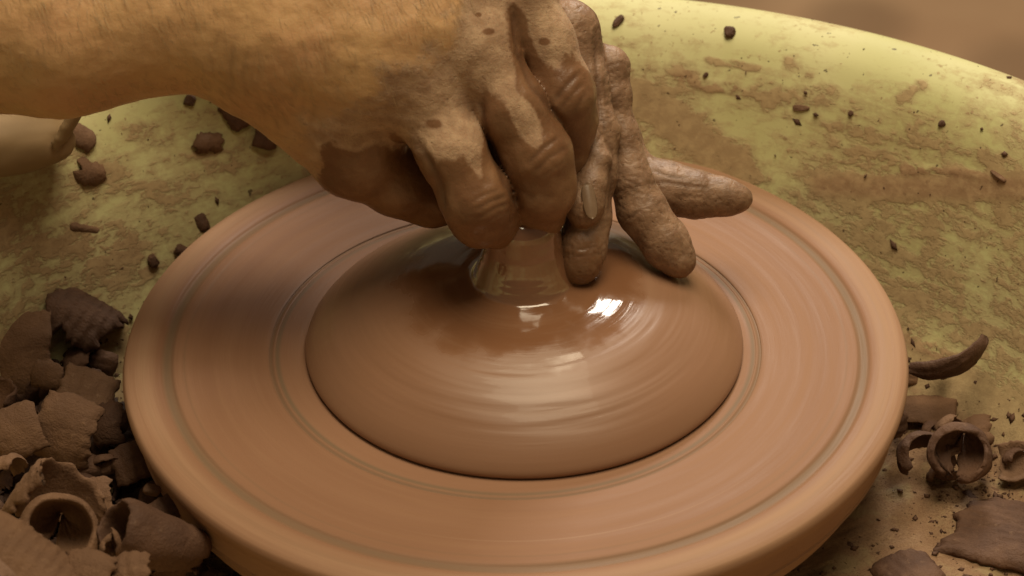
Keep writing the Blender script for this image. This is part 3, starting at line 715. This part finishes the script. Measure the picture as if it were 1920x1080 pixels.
tag(mesh_np('crushed_shavings', np.vstack(VV), np.vstack(FF), mat_clay('gap_shade_clay', (.075, .038, .023), (.045, .022, .014), (.11, .06, .038))),
    'crushed bottom layer of clay shavings left of the wheel, darkened as shade in gaps', 'clay shavings', kind='stuff')
# flakes on the pan wall, upper left
def wflake(label, px, py, L, W, arc, turn, seed, roll=0, mat=None, lift=.002, **kw):
    p, nn = pan_hit(px, py); q = Vector(nn).to_track_quat('Z', 'Y').to_matrix().to_4x4() @ Matrix.Rotation(R(turn), 4, 'Z') @ Matrix.Rotation(R(roll), 4, 'X')
    V, F = shaving_mesh(L / PXM, W / PXM, arc, seed=seed, **kw)
    o = mesh_np('clay_flake', V, F, mat or M_shade); q.translation = Vector(p + nn * lift); o.matrix_world = q
    return tag(o, label, 'clay flake', 'clay flakes stuck to the pan')
wflake('folded brown clay flake hanging on the pan wall below the forearm', 172, 325, 84, 50, 90, 60, 31, 0, M_tan, lift=.003, jag=.5, notch=.6, taper=.2)
wflake('thin half-round clay flake stuck near the tan lump at the left', 155, 258, 56, 44, 40, 40, 32, mat=M_pale, jag=.2)
wflake('squarish dark clay flake on the pan wall under the wrist', 390, 265, 66, 42, 60, 80, 33, 0, M_tan, lift=.003, thick=.003, jag=.9)
wflake('dark clay flake peeking out from under the heel of the hand', 446, 212, 70, 62, 60, 20, 34, 0, lift=.004, thick=.003, jag=.25)
wflake('shaded clay flake behind the heel of the hand', 500, 250, 70, 50, 70, -20, 35, 0, lift=.005, jag=.2)
wflake('long thin clay smear flake on the pan wall left of the wheel', 160, 430, 70, 26, 15, 60, 36, lift=.001, thick=.0012, mat=M_pale)
wflake('brown flake half hidden by the upper left wheel edge', 378, 420, 40, 30, 30, 10, 37, lift=.002)
wflake('dark flake touching the wheel edge, upper left', 340, 468, 40, 24, 60, 50, 38, lift=.003)
wflake('thin curved clay flake lying on the right of the pan wall', 1870, 330, 40, 10, 20, 80, 39, lift=.001, mat=M_pale, thick=.001)
chunk('tiny dark clay crumb hanging under the forearm edge', 357, 186, 10, 12, 8, 3)
chunk('dark clay crumb on the pan wall just above the wheel edge, left', 283, 490, 11, 14, 9, 4)
chunk('slender dark clay crumb on the pan rim beside the far hand', 1160, 42, 7, 15, 7, 5, rz=-30)
chunk('larger dark clay crumb on the pan rim, top centre right', 1366, 62, 13, 11, 10, 6)
chunk('tiny dark crumb on the upper pan wall, right of centre', 1325, 140, 4, 6, 4, 7)
chunk('flat dark sliver of a crumb caught on the upper pan wall', 1500, 203, 16, 6, 4, 8, M_pale, rz=10)
chunk('small black crumb on the right pan wall', 1764, 230, 7, 6, 5, 9)
chunk('small round crumb on the middle of the right pan wall', 1596, 212, 6, 5, 4, 10)
# right side
curl('dark curved clay sliver standing on the pan wall, far right', 1796, 690, -.024, 195, 66, 95, (0, .6, .8), (-.42, .8, -.6), 41, group=RG, jag=.5, lens=.94, thick=.0026)
shav('flat tan clay sheet beside the right edge of the wheel', 1712, 760, -.046, 170, 84, 14, (0, 0, 80), 42, mat=M_tan, group=RG, jag=.12)
curl('hollow dark cup-shaped clay curl, right of the wheel', 1798, 852, -.030, 330, 60, 340, (-.1, .12, 1), (-.3, -1, 0), 43, group=RG, tube=True, jag=.9, thick=.0030, bowl=.95)
curl('dark arched clay curl beside the hollow cup, next to the wheel', 1722, 822, -.034, 175, 46, 190, (.1, .4, .9), (.25, -1, 0), 44, group=RG, jag=.8, thick=.0026)
curl('pale-backed little curl above the hollow cup', 1770, 780, -.034, 90, 46, 170, (.8, .4, .5), (.2, -1, .3), 45, mat=M_pale, group=RG, jag=.7)
curl('pale clay curl at the right edge of the picture', 1905, 872, -.046, 90, 60, 110, (.9, .1, .3), (0, .4, .9), 46, mat=M_pale, group=RG, jag=.4)
curl('dark clay curl above the pale one at the right edge', 1902, 838, -.042, 100, 44, 180, (.2, .3, .9), (.1, -1, 0), 47, group=RG, jag=.6)
curl('dark clay curl pressed against the wheel edge left of the arched curl', 1698, 800, -.042, 90, 50, 150, (.2, .9, .3), (-.9, 0, -.3), 71, group=RG, jag=.6)
curl('crumpled dark clay piece filling the gap between the arched curl and the cup', 1752, 872, -.046, 80, 50, 170, (.5, .5, .7), (.3, -1, .2), 72, group=RG, jag=.8)
curl('torn dark clay edge in front of the hollow cup', 1778, 902, -.048, 90, 34, 120, (.1, .5, .9), (.1, .9, .2), 73, group=RG, jag=.9)
curl('dark clay shred on the right flank of the hollow cup', 1846, 868, -.044, 90, 44, 140, (.1, 1, .4), (-.9, 0, .2), 74, group=RG, jag=.8)
curl('brown clay shred behind the hollow cup against the pan wall', 1828, 800, -.040, 90, 60, 90, (.9, .2, .2), (0, -.6, -.8), 75, mat=M_tan, group=RG, jag=.6)
curl('small dark hook of clay above the arched curl', 1738, 800, -.038, 60, 26, 190, (.3, .2, .9), (.8, -.6, .2), 76, group=RG, jag=.6)
curl('thin tan clay shred between the flat sheet and the wheel', 1700, 712, -.046, 60, 40, 60, (.3, .9, .2), (-.4, 0, -1), 77, mat=M_tan, group=RG, jag=.5)
shav('flat brown clay flake on the dusty floor below the hollow cup', 1812, 965, -.054, 44, 30, 30, (0, 0, 30), 78, mat=M_tan, group=RG, thick=.002)
shav('small brown clay flake near the bottom of the dusty floor', 1760, 1000, -.054, 26, 14, 50, (0, 0, 80), 79, group=RG)
shav('tiny brown clay flake halfway along the dusty floor', 1668, 962, -.054, 22, 12, 60, (0, 0, 10), 80, mat=M_tan, group=RG)
shav('big rough clay slab in the lower right corner', 1940, 1010, -.049, 300, 190, 14, (0, 0, 62), 48, mat=M_shade, group=RG, jag=.3, thick=.004)
shav('rounded flat clay slab at the bottom edge right of the wheel', 1704, 1070, -.050, 120, 116, 24, (0, 0, 20), 49, mat=M_shade, group=RG, jag=.02, thick=.004)
shav('thin arc-shaped clay chip below the arched curl', 1706, 898, -.054, 46, 16, 110, (0, 10, 100), 50, group=RG)
shav('oval clay chip between the slab and the open floor', 1862, 968, -.053, 30, 20, 40, (0, 10, 130), 51, group=RG, thick=.004)
shav('clay scrap lying under the front of the hollow cup', 1822, 930, -.053, 40, 34, 50, (0, 10, 20), 52, group=RG, thick=.004)
shav('thin clay scrap on the sandy floor right of the cup', 1860, 922, -.054, 40, 30, 20, (0, 0, 60), 53, mat=M_tan, group=RG)
shav('small flat clay scrap on the sandy floor below the cup', 1752, 915, -.054, 34, 22, 10, (0, 0, 10), 54, mat=M_pale, group=RG)
shav('tiny curled clay scrap right below the cup', 1783, 936, -.054, 26, 14, 60, (0, 0, 60), 55, group=RG)
shav('dark clay scrap at the wheel\'s lower right edge', 1592, 1018, -.053, 34, 24, 60, (0, 0, 20), 56, group=RG)
shav('clay flake under the dark sliver on the pan wall', 1765, 672, -.030, 70, 26, 20, (30, 0, 150), 57, mat=M_tan, group=RG)
# rounded pieces at the left
chunk('smooth tan rounded clay lump half hidden under the forearm at the left edge', 0, 262, 148, 76, 60, 2, M_lump, z=.045, name='clay_lump', rz=16, rough=.16)['category'] = 'clay lump'
curl('narrow folded tan clay strip wrapped round the end of the tan lump under the forearm', 132, 240, .052, 60, 100, 110, (.5, .85, .2), (-1, .2, 0), 61, mat=M_lump, group='clay beside the lump', thick=.004, jag=.1, warp=.001)
# crumbs nobody could count
def crumbs(name, pts, mat):
    VV, FF, n0 = [], [], 0
    base = np.array([(1, 0, 0), (-1, 0, 0), (0, 1, 0), (0, -1, 0), (0, 0, 1), (0, 0, -1)], float)
    bf = np.array([(0, 2, 4), (2, 1, 4), (1, 3, 4), (3, 0, 4), (2, 0, 5), (1, 2, 5), (3, 1, 5), (0, 3, 5)])
    rs = np.random.RandomState(3)
    for p, nn, s in pts:
        q = np.array(Vector(nn).to_track_quat('Z', 'Y').to_matrix())
        b = base * (rs.rand(6, 1) * .8 + .6) * np.array([s * rs.uniform(.7, 1.8), s * rs.uniform(.6, 1.2), s * .6]); a = rs.rand() * 6.28
        rz = np.array([[math.cos(a), -math.sin(a), 0], [math.sin(a), math.cos(a), 0], [0, 0, 1]])
        VV.append(b @ rz.T @ q.T + p + nn * s * .2); FF.append(bf + n0); n0 += 6
    return tag(mesh_np(name, np.vstack(VV), np.vstack(FF), mat, smooth=False), kind='stuff')
rs = np.random.RandomState(11); pts = []; NN = N3.reshape(-1, 3)
zz = PANV[:, 2]; pq = to_px(PANV); vis = np.where((pq[:, 0] > -50) & (pq[:, 0] < 1970) & (pq[:, 1] > -50) & (pq[:, 1] < 1130))[0]
den = fbm(PANV[vis] * 40, 3); pr_ = (.05 + 2.2 * ss(-.03, -.052, zz[vis]) + .15 * ss(.0, -.03, zz[vis])) * (.12 + ss(.35, .7, den)); pr_ /= pr_.sum()
for k in rs.choice(vis, 5500, p=pr_): pts.append((PANV[k] + rs.randn(3) * .0006 * np.array([1, 1, 0]), NN[k], .0003 + .0016 * rs.rand() ** 5))
tag(crumbs('clay_crumbs', pts, M_shade), 'scattered crumbs of dry clay on the pan', 'crumbs')
